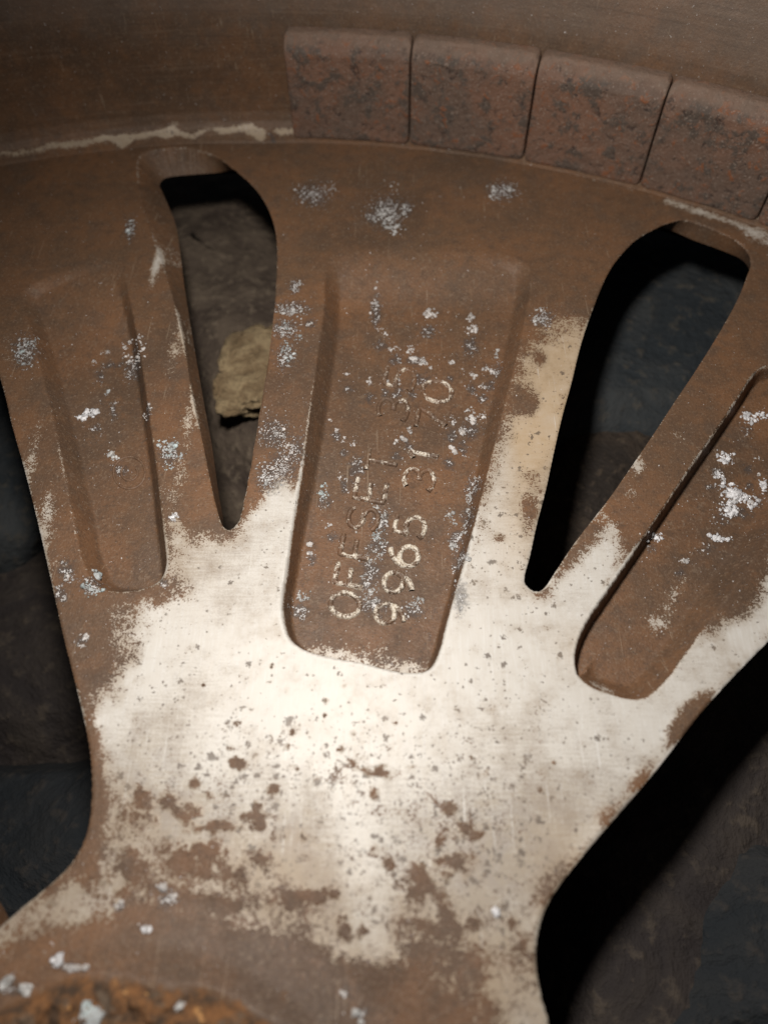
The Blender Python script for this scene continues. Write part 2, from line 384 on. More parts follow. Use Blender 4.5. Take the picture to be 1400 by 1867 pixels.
# corrosion spots: x, y, half width, half height, how many crumbs, crumb size (mm), tint
SPOTS = [(570,355,34,20,26,.20,0),(705,385,34,30,90,.26,0),(915,348,28,17,44,.24,0),(237,418,9,22,22,.22,2),(685,542,9,28,26,.24,1),(782,577,14,12,34,.28,1),(860,603,13,18,34,.28,1),
 (695,602,12,9,14,.2,1),(722,630,12,8,18,.22,1),(755,632,16,8,22,.22,1),(537,522,10,12,14,.18,0),(530,562,34,12,46,.19,0),(520,600,26,20,36,.17,2),(520,650,18,24,44,.19,2),(565,590,10,8,8,.2,1),
 (45,640,22,30,52,.21,2),(235,648,16,22,46,.26,1),(195,640,18,5,12,.22,1),(170,660,6,10,8,.2,1),(240,622,6,6,10,.26,1),(160,757,15,9,46,.36,3),(268,746,6,14,14,.24,1),(195,725,5,14,9,.2,2),
 (205,833,15,11,34,.23,0),(308,830,18,18,70,.23,2),(316,945,9,8,22,.28,3),(120,1040,16,20,24,.20,1),(165,1066,22,14,44,.22,2),(110,1085,14,16,18,.2,1),(150,1168,10,10,16,.22,1),
 (632,683,7,5,8,.24,1),(672,700,8,10,14,.26,1),(702,690,5,14,14,.22,1),(725,690,9,12,18,.22,1),(752,694,6,9,9,.22,1),(765,664,14,12,30,.24,1),(781,666,5,8,10,.24,1),(862,760,16,14,46,.28,1),
 (846,792,10,12,22,.26,1),(822,822,8,12,18,.28,1),(826,770,9,14,14,.2,1),(897,676,9,8,16,.27,1),(862,682,8,9,16,.26,1),(883,700,9,8,14,.2,1),(822,664,6,6,9,.26,1),(910,650,10,14,16,.18,0),
 (725,808,9,7,16,.27,1),(745,790,8,10,12,.2,1),(625,802,6,6,9,.26,1),(611,770,8,9,14,.24,1),(648,828,14,22,26,.17,1),(625,862,7,12,14,.2,1),(590,893,13,13,34,.24,2),(603,958,12,7,14,.2,1),
 (566,1000,7,11,12,.24,1),(540,1095,16,16,28,.19,0),(500,790,30,28,100,.17,1),(515,850,30,30,90,.17,1),(490,870,24,30,60,.15,0),(540,820,14,30,34,.17,1),(990,580,18,14,40,.22,0),
 (692,930,16,26,44,.16,0),(690,975,18,18,46,.17,2),(675,1020,18,20,46,.16,0),(680,1085,22,18,46,.17,0),(755,1095,20,12,34,.18,0),(665,1045,14,8,16,.17,0),
 (1376,761,13,10,44,.30,3),(1320,836,13,10,40,.30,3),(1310,866,11,7,30,.30,3),(1338,905,22,16,80,.33,3),(1330,925,16,16,40,.3,3),(1362,915,22,9,26,.24,1),(1395,890,10,14,22,.28,3),(1305,982,18,8,36,.26,3),
 (1197,982,13,10,34,.28,3),(1252,1026,9,8,12,.22,1),(1378,834,7,7,9,.2,1),(1381,865,7,6,9,.2,1),(840,1005,12,22,46,.2,0),(835,960,14,18,34,.18,0),(855,930,10,24,30,.18,0),(865,870,12,24,26,.18,0),(840,1090,12,30,20,.16,0),
 (30,1802,18,15,20,.42,0),(104,1750,8,10,12,.34,3),(135,1765,18,9,16,.34,1),(265,1694,9,6,12,.32,3),(150,1862,26,16,24,.5,2),(330,1845,14,20,12,.4,0),(306,1640,18,16,26,.26,1),(220,1655,10,8,14,.24,1),
 (905,1665,9,10,14,.28,3),(630,1810,8,8,8,.3,1),(662,1850,10,12,8,.34,0),(680,395,14,12,12,.18,0),(740,380,10,14,14,.2,0),(300,1062,8,6,8,.2,1)]

def dirt_fields(px, py):
    """large-scale layout of brown dirt, rust, tan and blistered spots, in the photo's layout"""
    PALE = smooth_poly([(150,1330),(138,1262),(175,1195),(215,1118),(262,1082),(305,1066),(320,992),(350,982),(405,996),(445,990),(495,950),(528,905),(560,930),(640,1100),(760,1120),(850,1000),(880,905),(912,820),(940,745),(958,660),(985,603),
        (1072,598),(1048,720),(1012,850),(972,1020),(978,1085),(1015,1070),(1050,1045),(1090,1015),(1120,1000),(1110,1050),(1085,1100),(1180,1120),(1300,1140),(1370,1082),(1420,1020),(1470,1020),(1440,1140),(1330,1262),(1220,1390),(1100,1530),
        (1010,1640),(992,1730),(1010,1867),(1030,1960),(940,1930),(880,1870),(820,1790),(740,1748),(640,1730),(560,1700),(470,1680),(340,1650),(250,1640),(195,1655),(110,1682),(0,1722),(-80,1760),(-90,1735),(-20,1690),(90,1612),(140,1570),(172,1490),(172,1420)], 2)
    sd = sdf(PALE, px, py)
    soft = 70 + 90 * sst(1350, 1600, py) * sst(1000, 850, px) + 60 * sst(420, 250, px) * sst(1350, 1250, py)
    dirt = 0.5 + np.where(sd < 0, np.clip(sd / soft, -1.0, 0), np.clip(sd / 60, 0, 0.8))
    plus = [(500,1570,240,65,0,.16),(850,1620,110,120,0,.16),(740,1490,130,80,0,.08),(900,1780,90,80,0,.25),(300,1440,90,60,0,.12),(250,1290,60,130,20,.16),(400,1535,130,42,-12,.16),(300,1590,70,45,0,.12),(520,1570,40,55,10,.16),(590,1655,60,30,20,.2),(800,1600,60,45,-50,.22),(770,1500,60,40,0,.12),(850,1720,80,60,30,.22),(690,1420,45,28,0,.42),(745,1480,45,40,0,.30),
        (900,1560,70,60,0,.22),(255,1500,28,40,0,.40),(360,1440,50,30,0,.26),(480,1450,60,25,0,.2),(720,1640,40,60,0,.25),(780,1770,60,40,0,.1),(1275,1292,26,22,-40,1.15),(1240,1335,20,24,-40,1.0),(1175,1430,18,26,-40,.75),(1110,1502,16,30,-40,.7),(1045,1590,20,26,0,.45),(1000,1640,14,30,0,.4),
        (160,1345,10,26,0,.95),(168,1440,12,50,0,1.0),(160,1520,14,30,20,.8),(150,1185,26,50,0,.6),(200,1215,60,40,-40,.4),(120,1600,60,12,-38,.45),(640,1205,46,8,12,.9),(300,1085,60,16,0,.35),(1090,1262,34,10,20,.9),(1340,1075,26,28,0,.95),(1270,1170,40,12,-55,.25),
        (985,655,9,9,0,.9),(965,735,16,16,0,1.1),(960,865,14,10,0,.9),(962,925,13,26,0,1.0),(912,980,10,8,0,1.0),(1000,620,30,14,0,.3),(1150,930,30,30,0,.5),(1100,1050,20,40,0,.3),(590,1290,7,7,0,.7),(640,1335,10,8,0,.5),(460,1490,12,9,0,.8),(540,1440,9,8,0,.5),(310,1455,14,14,0,.5)]
    stains = [(265,1470,22,28,0),(305,1462,9,13,0),(345,1485,20,13,0),(355,1432,8,11,0),(425,1503,62,7,-8),(452,1502,22,11,0),(512,1525,12,9,0),(562,1545,13,42,0),(245,1585,18,22,0),(330,1545,18,18,0),(380,1562,42,18,-10),(415,1592,14,10,0),
        (490,1572,20,8,-25),(445,1601,8,8,0),(180,1612,18,12,0),(165,1594,12,9,0),(590,1632,42,9,-6),(530,1641,36,8,0),(628,1687,12,16,0),(670,1692,19,16,0),(420,1650,14,9,0),(300,1630,22,10,0),(355,1645,26,8,0),(495,1215,4,3,0),(490,1246,3,3,0),(295,1246,6,5,0),
        (430,1318,8,5,0),(535,1336,6,5,0),(620,1366,6,5,0),(650,1336,7,5,0),(592,1306,3,3,0),(621,1321,3,3,0),(595,1278,5,4,0),(626,1250,5,4,0),(366,1366,5,6,0),(371,1251,5,4,0),(425,1365,9,4,0),(427,1391,14,8,-20),(520,1362,8,5,0),(557,1360,5,4,0),(607,1440,5,14,-20),
        (665,1394,24,9,8),(695,1408,18,8,0),(682,1446,7,9,0),(440,1396,9,6,-20),(785,1447,8,7,30),(820,1475,10,8,0),(808,1536,14,6,-15),(835,1510,18,8,-20),(870,1523,10,7,0),(671,1552,19,10,0),(706,1578,8,7,0),(802,1585,28,12,-20),(771,1606,22,20,0),(832,1575,22,9,-10),
        (847,1590,5,8,0),(805,1656,7,22,-25),(776,1736,14,8,0),(800,1692,34,9,0),(885,1406,5,9,0),(870,1424,6,4,0),(951,1722,5,5,0),(940,1690,5,12,-40),(862,1686,11,7,0),(905,1502,4,8,0),(890,1470,5,4,0),(456,1560,13,8,-30),(985,1440,4,3,0),(1000,1475,3,4,0),
        (930,1450,4,4,0),(1010,1390,4,3,0),(750,1400,6,4,0),(540,1400,8,4,20),(580,1420,10,4,0),(330,1400,6,4,0),(235,1625,10,8,0),(720,1320,3,3,0),(860,1380,4,3,0),(500,1440,10,6,0),(390,1455,12,7,0),(470,1470,9,6,0)]
    blot = np.zeros_like(px)
    for x, y, sx, sy, a in stains: blot = blot + ell(px, py, x, y, sx * 0.9 + 1.0, sy * 0.95 + 1.0, a)
    patchy = fbm(px / 17.0 + 200, py / 17.0 + 200, 3, 2)
    dirt = dirt + np.clip(blot, 0, 1.2) * (0.30 + 1.45 * sst(0.34, 0.66, patchy))
    for x, y, sx, sy, a, v in plus: dirt = dirt + v * ell(px, py, x, y, sx, sy, a)
    minus = [(60,830,12,60,12,.75),(80,955,14,70,14,.85),(100,1020,18,50,14,.5),(15,640,14,50,0,.5),(286,480,8,34,14,1.25),(318,640,12,60,12,.75),(345,770,12,60,12,.72),(325,890,16,40,12,.6),(318,960,12,20,0,.5),(335,560,8,40,0,.4),
        (620,1185,66,22,14,1.05),(740,1200,44,18,14,1.1),(700,1160,50,30,0,.45),(600,1150,50,20,0,.4),(1250,1060,24,50,25,.72),(1215,1115,24,30,25,.6),(1110,1248,40,14,25,.7),(1090,1225,30,20,0,.5),(1165,850,10,20,30,.9),(1150,900,14,14,0,.8),(1110,950,30,22,-40,.8),(1090,1040,24,44,30,.7),(1060,1085,30,40,20,.55),
        (480,960,40,30,-30,.6),(510,900,18,44,10,.6),(470,920,30,30,0,.3),(1240,800,8,30,-50,.5),(940,860,26,60,14,.35),(220,1620,70,22,-35,.35),(250,660,26,16,0,.15),(420,1010,60,14,0,.25)]
    for x, y, sx, sy, a, v in minus: dirt = dirt - v * ell(px, py, x, y, sx, sy, a)
    dirt = dirt - 0.75 * seg_blob(px, py, 618, 1440, 690, 1725, 24) - 0.5 * seg_blob(px, py, 560, 1560, 640, 1700, 30)
    dark = np.zeros_like(px); 
    for x, y, a, b, n, s, t in SPOTS:
        dark = np.maximum(dark, (0.95 if t != 3 else 0.75) * np.exp(-(((px - x) / (a * 1.25 + 3)) ** 2 + ((py - y) / (b * 1.25 + 3)) ** 2)))
    white = np.zeros_like(px)
    for x, y, a, b, n, s, t in SPOTS:
        white = np.maximum(white, (0.70 if t in (0, 2) else 0.52) * np.exp(-(((px - x) / (a * 1.05 + 2)) ** 2 + ((py - y) / (b * 1.05 + 2)) ** 2)))
    tan = 1.0 * sst(0, 1, ell(px, py, 1000, 690, 45, 110, 12) * 1.8) + 0.6 * ell(px, py, 960, 930, 40, 90, 10) + 0.5 * ell(px, py, 820, 1790, 140, 60) + 0.4 * ell(px, py, 1090, 1180, 50, 30) + 0.35 * ell(px, py, 1050, 1560, 60, 60) + 0.5 * ell(px, py, 350, 700, 40, 200) + .3 * ell(px, py, 470, 1610, 160, 60)
    speck = 0.05 + 0.75 * ell(px, py, 600, 1540, 300, 130) + 0.6 * ell(px, py, 860, 1480, 120, 120) + 0.35 * ell(px, py, 940, 950, 60, 120) + 0.4 * ell(px, py, 500, 1400, 160, 60) + 0.7 * ell(px, py, 900, 1760, 120, 110)
    return dirt, np.clip(tan, 0, 1), np.clip(dark, 0, 1), np.clip(speck, 0, 1.3), white

def film_field(px, py):
    f = 0.26 + 0.46 * sst(1330, 1580, py) * (1 - 0.45 * sst(850, 1000, px)) + 0.12 * sst(520, 250, px)
    for x, y, sx, sy, a, v in [(460,1165,70,34,-10,.42),(650,1290,120,90,8,.52),(925,1200,90,120,10,.30),(210,1265,45,40,-35,.35),(655,1580,30,140,-13,.5),(1330,1160,60,60,-40,.3),(330,1300,80,60,0,.1),(1130,1180,60,40,0,.1)]:
        f = f - v * ell(px, py, x, y, sx, sy, a)
    for x, y, sx, sy, a, v in [(270,1370,50,70,0,.3),(430,1480,120,50,0,.2),(850,1480,110,90,0,.22),(960,1540,80,80,0,.25),(380,1210,30,70,30,.18),(930,1330,50,30,0,.2),(1010,950,40,120,0,.1),(860,1720,110,100,0,.25),(350,1020,60,40,0,.25),(1080,1450,60,50,-40,.15)]:
        f = f + v * ell(px, py, x, y, sx, sy, a)
    return f

def pocket_depth(X, Y, px, py, dC, dL, dR):
    z = np.zeros_like(X)
    f = lambda d, wdt: (lambda t: np.where(t < 0.75, t / 0.875, 1 - (1 - t) ** 2 / (0.25 * 2 * 0.875) ) )(np.clip(-d / wdt, 0, 1))
    wC = 3.0 - 1.8 * sst(600, 1120, py)
    z -= 3.7 * sst(448, 545, py) * f(dC, wC)
    wL = 2.0 + 0.7 * sst(130, 60, px - (60 + (py - 550) * 0.19)) - 0.3 * sst(950, 1080, py)
    z -= 3.6 * sst(455, 640, py) * f(dL, wL)
    left = (px - 1375) * 0.82 + (py - 680) * 0.57 < 55          # the steep side of the right pocket
    wR = np.where(left, 0.9, 3.4)
    z -= 3.2 * f(dR, wR)
    return z

def build_spoke():
    g = 0.25
    xs = np.arange(-90, 184, g); ys = np.arange(-4, 191, g)
    ny, nx = len(ys), len(xs); st = 6
    ny = (ny - 1) // st * st + 1; nx = (nx - 1) // st * st + 1
    xs, ys = xs[:nx], ys[:ny]
    X, Y = np.meshgrid(xs, ys)
    Xc, Yc = X[::st, ::st], Y[::st, ::st]
    def field(poly):
        D = upsample(sdf(poly, Xc, Yc), st, ny, nx)
        near = np.abs(D) < 2.5
        D[near] = sdf(poly, X[near], Y[near])
        return D
    r = np.hypot(X, Y)
    a0, a1 = math.radians(S0), math.radians(S1)
    sec0 = X * math.cos(a0) - Y * math.sin(a0)          # > 0 on this side of the seam
    sec1 = -(X * math.cos(a1) - Y * math.sin(a1))
    dSL, dSR, dCL, dCR = (field(p) for p in (SLOT_L, SLOT_R, CUT_L, CUT_R))
    dPC, dPL, dPR = (field(p) for p in (POCK_C, POCK_L, POCK_R))
    hole = np.minimum(np.minimum(dSL, dSR), np.minimum(dCL, dCR))
    Fd = np.minimum(np.minimum(hole, np.minimum(sec0, sec1)), np.minimum(R + 0.6 - r, r - R_IN))
    pk = np.minimum(np.minimum(np.abs(dPC), np.abs(dPL)), np.abs(dPR))
    sgn = np.where(np.abs(dPC) == pk, dPC, np.where(np.abs(dPL) == pk, dPL, dPR))
    for fld, lim, cond in ((sgn, 0.45 * g, np.abs(Fd) > 1.5 * g), (Fd, 0.47 * g, True)):
        gy, gx = np.gradient(fld, g); l = np.hypot(gx, gy) + 1e-9
        mk = (np.abs(fld) < lim) & cond
        X = np.where(mk, X - fld * gx / l, X); Y = np.where(mk, Y - fld * gy / l, Y)
        if fld is Fd: Fd = np.where(mk, 0.0, Fd)
        else: dPC, dPL, dPR = (np.where(mk & (np.abs(q) == pk), 0.0, q) for q in (dPC, dPL, dPR))
    px, py = proj(X, Y)
    # relief
    Z = pocket_depth(X, Y, px, py, dPC, dPL, dPR)
    rr = np.hypot(X, Y)
    Z += 0.22 * seg_blob(px, py, 615, 1420, 705, 1740, 40)
    Z += 1.2 * sst(42, 36, rr)
    rough = sst(34.0, 31.0, rr + 2.4 * (fbm(X * 0.16 + 30, Y * 0.16 + 30, 3, 6) - 0.5))
    Z += rough * (1.2 + 2.2 * (fbm(X * 0.42, Y * 0.42, 5, 2) - 0.5) + 1.2 * (fbm(X * 1.3, Y * 1.3, 3, 5) - 0.5))
    Z += 0.14 * (fbm(X * 0.12, Y * 0.12, 3, 1) - 0.5)
    hd = np.clip(np.minimum(hole, 9), 0, None)
    rf = 0.35; t = np.clip(1 - hd / rf, 0, 1)
    Z -= rf * (1 - np.sqrt(np.clip(1 - t * t, 0, 1))) * 0.8
    # the left slot's upper corner is dished into the opening
    dish = ell(px, py, 262, 380, 40, 70, -12)
    # attributes
    dirt, tan, dark, speck, white = dirt_fields(px[::2, ::2], py[::2, ::2])
    def up2(A):
        return upsample(A, 2, ny, nx) if A.shape == X[::2, ::2].shape else A
    if ny % 2 == 0 or nx % 2 == 0:
        dirt, tan, dark, speck, white = dirt_fields(px, py)
    else:
        dirt, tan, dark, speck, white = map(up2, (dirt, tan, dark, speck, white))
    # pockets keep their dirt, sharp at the rim
    inC, inL, inR = (sst(0.15, -0.35, q) for q in (dPC, dPL, dPR))
    extra = np.zeros_like(dirt)
    for x, y, sx, sy, a, v in [(620,1185,62,20,14,1.0),(745,1203,40,14,14,1.1),(690,1160,60,24,0,.35)]: extra -= 0.8 * v * ell(px, py, x, y, sx, sy, a)
    dirt = np.maximum(dirt, inC * (1.25 + extra))
    dirt = np.maximum(dirt, inL * 1.25)
    exR = -0.48 * ell(px, py, 1245, 1065, 18, 50, 25) - 0.5 * ell(px, py, 1210, 1120, 24, 24) - .7 * ell(px, py, 1100, 1250, 30, 10, 20)
    dirt = np.maximum(dirt, inR * (1.2 + exR))
    # worn rims
    wear = 1.0 * np.exp(-(dPC / 0.32) ** 2) * (dPC > -0.35) * (0.05 + 0.95 * sst(620, 760, py)) * (px < 620)
    wear += 0.75 * np.exp(-(dPC / 0.28) ** 2) * (px >= 620) * sst(900, 1000, py)
    wear += 0.95 * np.exp(-(dPR / 0.30) ** 2) * ((px - 1375) * 0.82 + (py - 680) * 0.57 < 30)
    wear += 0.55 * np.exp(-(dPL / 0.3) ** 2) * sst(680, 800, py)
    wear += 0.55 * np.exp(-(hole / 0.30) ** 2)
    dirt = dirt - wear
    dirt = dirt - 0.95 * np.maximum(seg_blob(px, py, 1215, 366, 1372, 418, 7), seg_blob(px, py, 1372, 420, 1470, 470, 16)) - 0.5 * seg_blob(px, py, 980, 302, 1160, 346, 4)
    dark = np.maximum(dark, 0.42 * np.maximum(np.exp(-((dPC + 2.4) / 0.7) ** 2) * sst(560, 700, py), np.maximum(np.exp(-((dPL + 2.1) / 0.6) ** 2) * sst(600, 700, py), np.exp(-((dPR + 1.0) / 0.5) ** 2))))  # darker band a little way inside each pocket outline
    rust = 0.85 * rough + 0.30 * sst(43, 36, rr) + 0.30 * ell(px, py, 960, 960, 20, 50) + 0.3 * ell(px, py, 970, 880, 20, 40)
    # ---- triangles
    idx = np.arange(ny * nx).reshape(ny, nx)
    a, b, c, d = idx[:-1, :-1].ravel(), idx[:-1, 1:].ravel(), idx[1:, 1:].ravel(), idx[1:, :-1].ravel()
    Ff = Fd.ravel()
    anyin = (np.maximum(np.maximum(Ff[a], Ff[b]), np.maximum(Ff[c], Ff[d])) > 0)
    a, b, c, d = a[anyin], b[anyin], c[anyin], d[anyin]
    alt = ((a // nx + a % nx) % 2 == 0)
    T = np.concatenate([np.stack([a, b, c], 1)[alt], np.stack([a, c, d], 1)[alt], np.stack([a, b, d], 1)[~alt], np.stack([b, c, d], 1)[~alt]])
    f3 = Ff[T]
    T = T[(f3.max(1) > 0)]; f3 = Ff[T]
    full = f3.min(1) >= 0
    keep = T[full]; cross = T[~full]
    V = np.stack([X.ravel(), Y.ravel(), Z.ravel()], 1)
    AT = np.stack([q.ravel() for q in (dirt, rust, tan, dark, speck, white, film_field(px, py))], 1)
    newV, newA, newF, ek = [], [], [], {}
    base = len(V)
    def cut(i, j):
        k = (i, j) if i < j else (j, i)
        if k not in ek:
            t = Ff[i] / (Ff[i] - Ff[j])
            ek[k] = base + len(newV)
            newV.append(V[i] * (1 - t) + V[j] * t); newA.append(AT[i] * (1 - t) + AT[j] * t)
        return ek[k]
    for tri in cross.tolist():
        poly = []
        for q in range(3):
            i, j = tri[q], tri[(q + 1) % 3]
            if Ff[i] >= 0: poly.append(i)
            if (Ff[i] > 0 and Ff[j] < 0) or (Ff[i] < 0 and Ff[j] > 0): poly.append(cut(i, j))
        for q in range(1, len(poly) - 1): newF.append((poly[0], poly[q], poly[q + 1]))
    if newV:
        V = np.concatenate([V, np.array(newV)]); AT = np.concatenate([AT, np.array(newA)])
        keep = np.concatenate([keep, np.array(newF)])
        Ff = np.concatenate([Ff, np.zeros(len(newV))])
    used = np.unique(keep); remap = np.full(len(V), -1); remap[used] = np.arange(len(used))
    V, AT, keep, Ff = V[used], AT[used], remap[keep], Ff[used]
    # ---- walls of the openings
    E = np.concatenate([keep[:, [0, 1]], keep[:, [1, 2]], keep[:, [2, 0]]])
    Es = np.sort(E, 1); key = Es[:, 0].astype(np.int64) * len(V) + Es[:, 1]
    uq, inv, cnt = np.unique(key, return_inverse=True, return_counts=True)
    be = E[cnt[inv] == 1]
    bx, by = V[:, 0], V[:, 1]
    bverts = np.unique(be)
    hd = np.full(len(V), 9.0)
    hv = np.minimum.reduce([np.abs(sdf(p, bx[bverts], by[bverts])) for p in (SLOT_L, SLOT_R, CUT_L, CUT_R)])
    hd[bverts] = hv
    be = be[(hd[be[:, 0]] < 0.12) & (hd[be[:, 1]] < 0.12)]
    rv = np.unique(be); n0 = len(V)
    loc = np.full(len(V), -1); loc[rv] = np.arange(len(rv))
    vx, vy = bx[rv], by[rv]
    lx, ly, dl = lower_edge(vx, vy, SLOT_L, BOT_L); rx, ry, dr = lower_edge(vx, vy, SLOT_R, BOT_R)
    isl, isr = dl < 0.02, dr < 0.02
    tx = np.where(isl, lx, np.where(isr, rx, vx)); ty = np.where(isl, ly, np.where(isr, ry, vy))
    rows, ra = [], []
    zb = np.where(isl | isr, -4.0, -7.0)
    for fr in (0.0, 0.25, 0.6, 1.0):
        q = V[rv].copy()
        q[:, 2] = q[:, 2] * (1 - fr) + zb * fr
        q[:, 0] = vx * (1 - fr) + tx * fr; q[:, 1] = vy * (1 - fr) + ty * fr
        rows.append(q)
        A = AT[rv].copy(); A[:, 0] = np.clip(A[:, 0] + (0.0 if fr == 0 else 0.55), 0.75 if fr else -1, 1.6); A[:, 3] *= 0.3; A[:, 5] *= 0.3
        ra.append(A)
    n = len(rv)
    V = np.concatenate([V] + rows); AT = np.concatenate([AT] + ra)
    i, j = loc[be[:, 0]], loc[be[:, 1]]
    quads = np.concatenate([np.stack([n0 + k * n + j, n0 + k * n + i, n0 + (k + 1) * n + i, n0 + (k + 1) * n + j], 1) for k in range(3)])
    at = {k: AT[:, q] for q, k in enumerate(('dirt', 'rust', 'tan', 'dark', 'speck', 'white', 'film'))}
    return V, [keep, quads], at

def face_z(px, py):
    """height of the spoke's back face under photo points (mm)"""
    P = unproj(np.stack([px, py], 1)); X, Y = P[:, 0], P[:, 1]
    for _ in range(3):
        qx, qy = proj(X, Y)
        z = pocket_depth(X, Y, qx, qy, sdf(POCK_C, X, Y), sdf(POCK_L, X, Y), sdf(POCK_R, X, Y))
        rr = np.hypot(X, Y); z = z + 1.2 * sst(42, 36, rr) + 1.0 * sst(34, 31, rr)
        v = np.stack([px - PCX, py - PCY, np.full(len(px), F_PX)], 1) @ B3.T
        t = (z - H) / v[:, 2]; X, Y = CAMX + t * v[:, 0], CAMY + t * v[:, 1]
    return X, Y, z

wheel = bpy.data.objects.new('alloy_wheel', None); COL.objects.link(wheel)
wheel.empty_display_size = 0.05
tag(wheel, 'dirty cast alloy car wheel seen from behind, brown brake dust over pale silver paint', 'car wheel')

V, Fc, at = build_spoke()
spoke = mesh_np('spoke', V, Fc, M_alloy, wheel, at)
tag(spoke, 'spoke with two slots and cast lettering in its middle pocket')
for k in (1, 2, 3):
    c = spoke.copy(); COL.objects.link(c); c.parent = wheel; c.rotation_euler = (0, 0, math.radians(-90 * k))
    if 'label' in c: del c['label']

# ---- barrel: turned profile, full circle
def barrel_r(z):
    return np.interp(z, [-0.5, 0.0, 0.6, 1.4, 2.6, 4.5, 8, 24, 31, 40, 60, 70, 78, 84], [189.6, 190.0, 191.3, 192.5, 193.5, 194.2, 194.6, 195.3, 196.6, 199, 203, 205, 211, 216])
def build_barrel():
    zs = np.concatenate([np.linspace(-0.5, 6, 27), np.linspace(6.4, 40, 70), np.linspace(41, 84, 24)])
    prof = [(barrel_r(z), z) for z in zs] + [(217.5, 84.5), (218.5, 83), (217.5, 81), (209, 72), (206, 30), (206, 2), (209, -5), (217, -8), (219, -10.5), (216, -12.5), (206, -12), (198, -10.5), (190.5, -8)]
    prof = np.array(prof)
    th = np.concatenate([np.radians(np.arange(-30, 50, 0.125)), np.radians(np.arange(50, 330, 1.0))])
    n, m = len(th), len(prof)
    TH, RR = np.meshgrid(th, prof[:, 0]); _, ZZ = np.meshgrid(th, prof[:, 1])
    wob = 0.22 * (fbm(np.degrees(TH) * 0.5 % 256, ZZ * 0.2, 3, 4) - 0.5)
    RR = RR + wob
    X, Y = RR * np.sin(TH), RR * np.cos(TH)
    px, py = proj(X, Y, ZZ)
    deg = np.degrees(TH)
    dirt = np.full(X.shape, 1.35)
    inside = (np.arange(m) < len(zs))[:, None]
    band = np.exp(-((ZZ - 1.0 - 0.8 * (vnoise(deg * 0.9 + 40, ZZ * 0 + 3, 2) - 0.3)) / 0.58) ** 2) * inside
    dirt -= band * (0.98 * sst(-24, -10, deg) * sst(4.2, 1.5, deg) + 1.0 * sst(26.4, 29.0, deg) * (deg < 60) + 0.3)
    for x0, y0, x1, y1, s in [(318,225,300,245,7),(455,228,475,250,8),(222,262,222,250,8),(390,250,390,240,8)]:
        dirt -= 0.95 * seg_blob(px, py, x0, y0, x1, y1, s) * inside
    for x0, y0, x1, y1, s in [(492,244,504,268,6),(388,240,388,262,8)]:
        dirt += 1.3 * seg_blob(px, py, x0, y0, x1, y1, s) * inside
    dark = 0.9 * seg_blob(px, py, 494, 246, 503, 266, 4) * inside
    z0 = np.zeros_like(X)
    idx = np.arange(n * m).reshape(m, n); nxt = np.roll(idx, -1, 1)
    Q = np.stack([idx[:-1], nxt[:-1], nxt[1:], idx[1:]], -1).reshape(-1, 4)[:, ::-1]
    return mesh_np('barrel', np.stack([X, Y, ZZ], -1).reshape(-1, 3), [Q], M_barrel, wheel,
                   {'dirt': dirt.ravel(), 'rust': z0.ravel(), 'tan': z0.ravel() + 0.5, 'dark': dark.ravel(), 'speck': z0.ravel() + 0.2, 'film': z0.ravel() + 0.95})
build_barrel()

# ---- centre bore of the hub
def build_bore():
    prof = np.array([(22.1, 2.6), (21.8, 1.0), (21.6, -4), (21.6, -25), (30, -26)])
    th = np.radians(np.arange(0, 360, 3.0)); n, m = len(th), len(prof)
    TH, RR = np.meshgrid(th, prof[:, 0]); _, ZZ = np.meshgrid(th, prof[:, 1])
    idx = np.arange(n * m).reshape(m, n); nxt = np.roll(idx, -1, 1)
    Q = np.stack([idx[:-1], nxt[:-1], nxt[1:], idx[1:]], -1).reshape(-1, 4)
    o = np.ones(n * m)
    return mesh_np('hub_bore', np.stack([RR * np.sin(TH), RR * np.cos(TH), ZZ], -1).reshape(-1, 3), [Q], M_alloy, wheel,
                   {'dirt': o * 1.2, 'rust': o * 0.8, 'tan': o * 0, 'dark': o * 0, 'speck': o * 0.2})
build_bore()

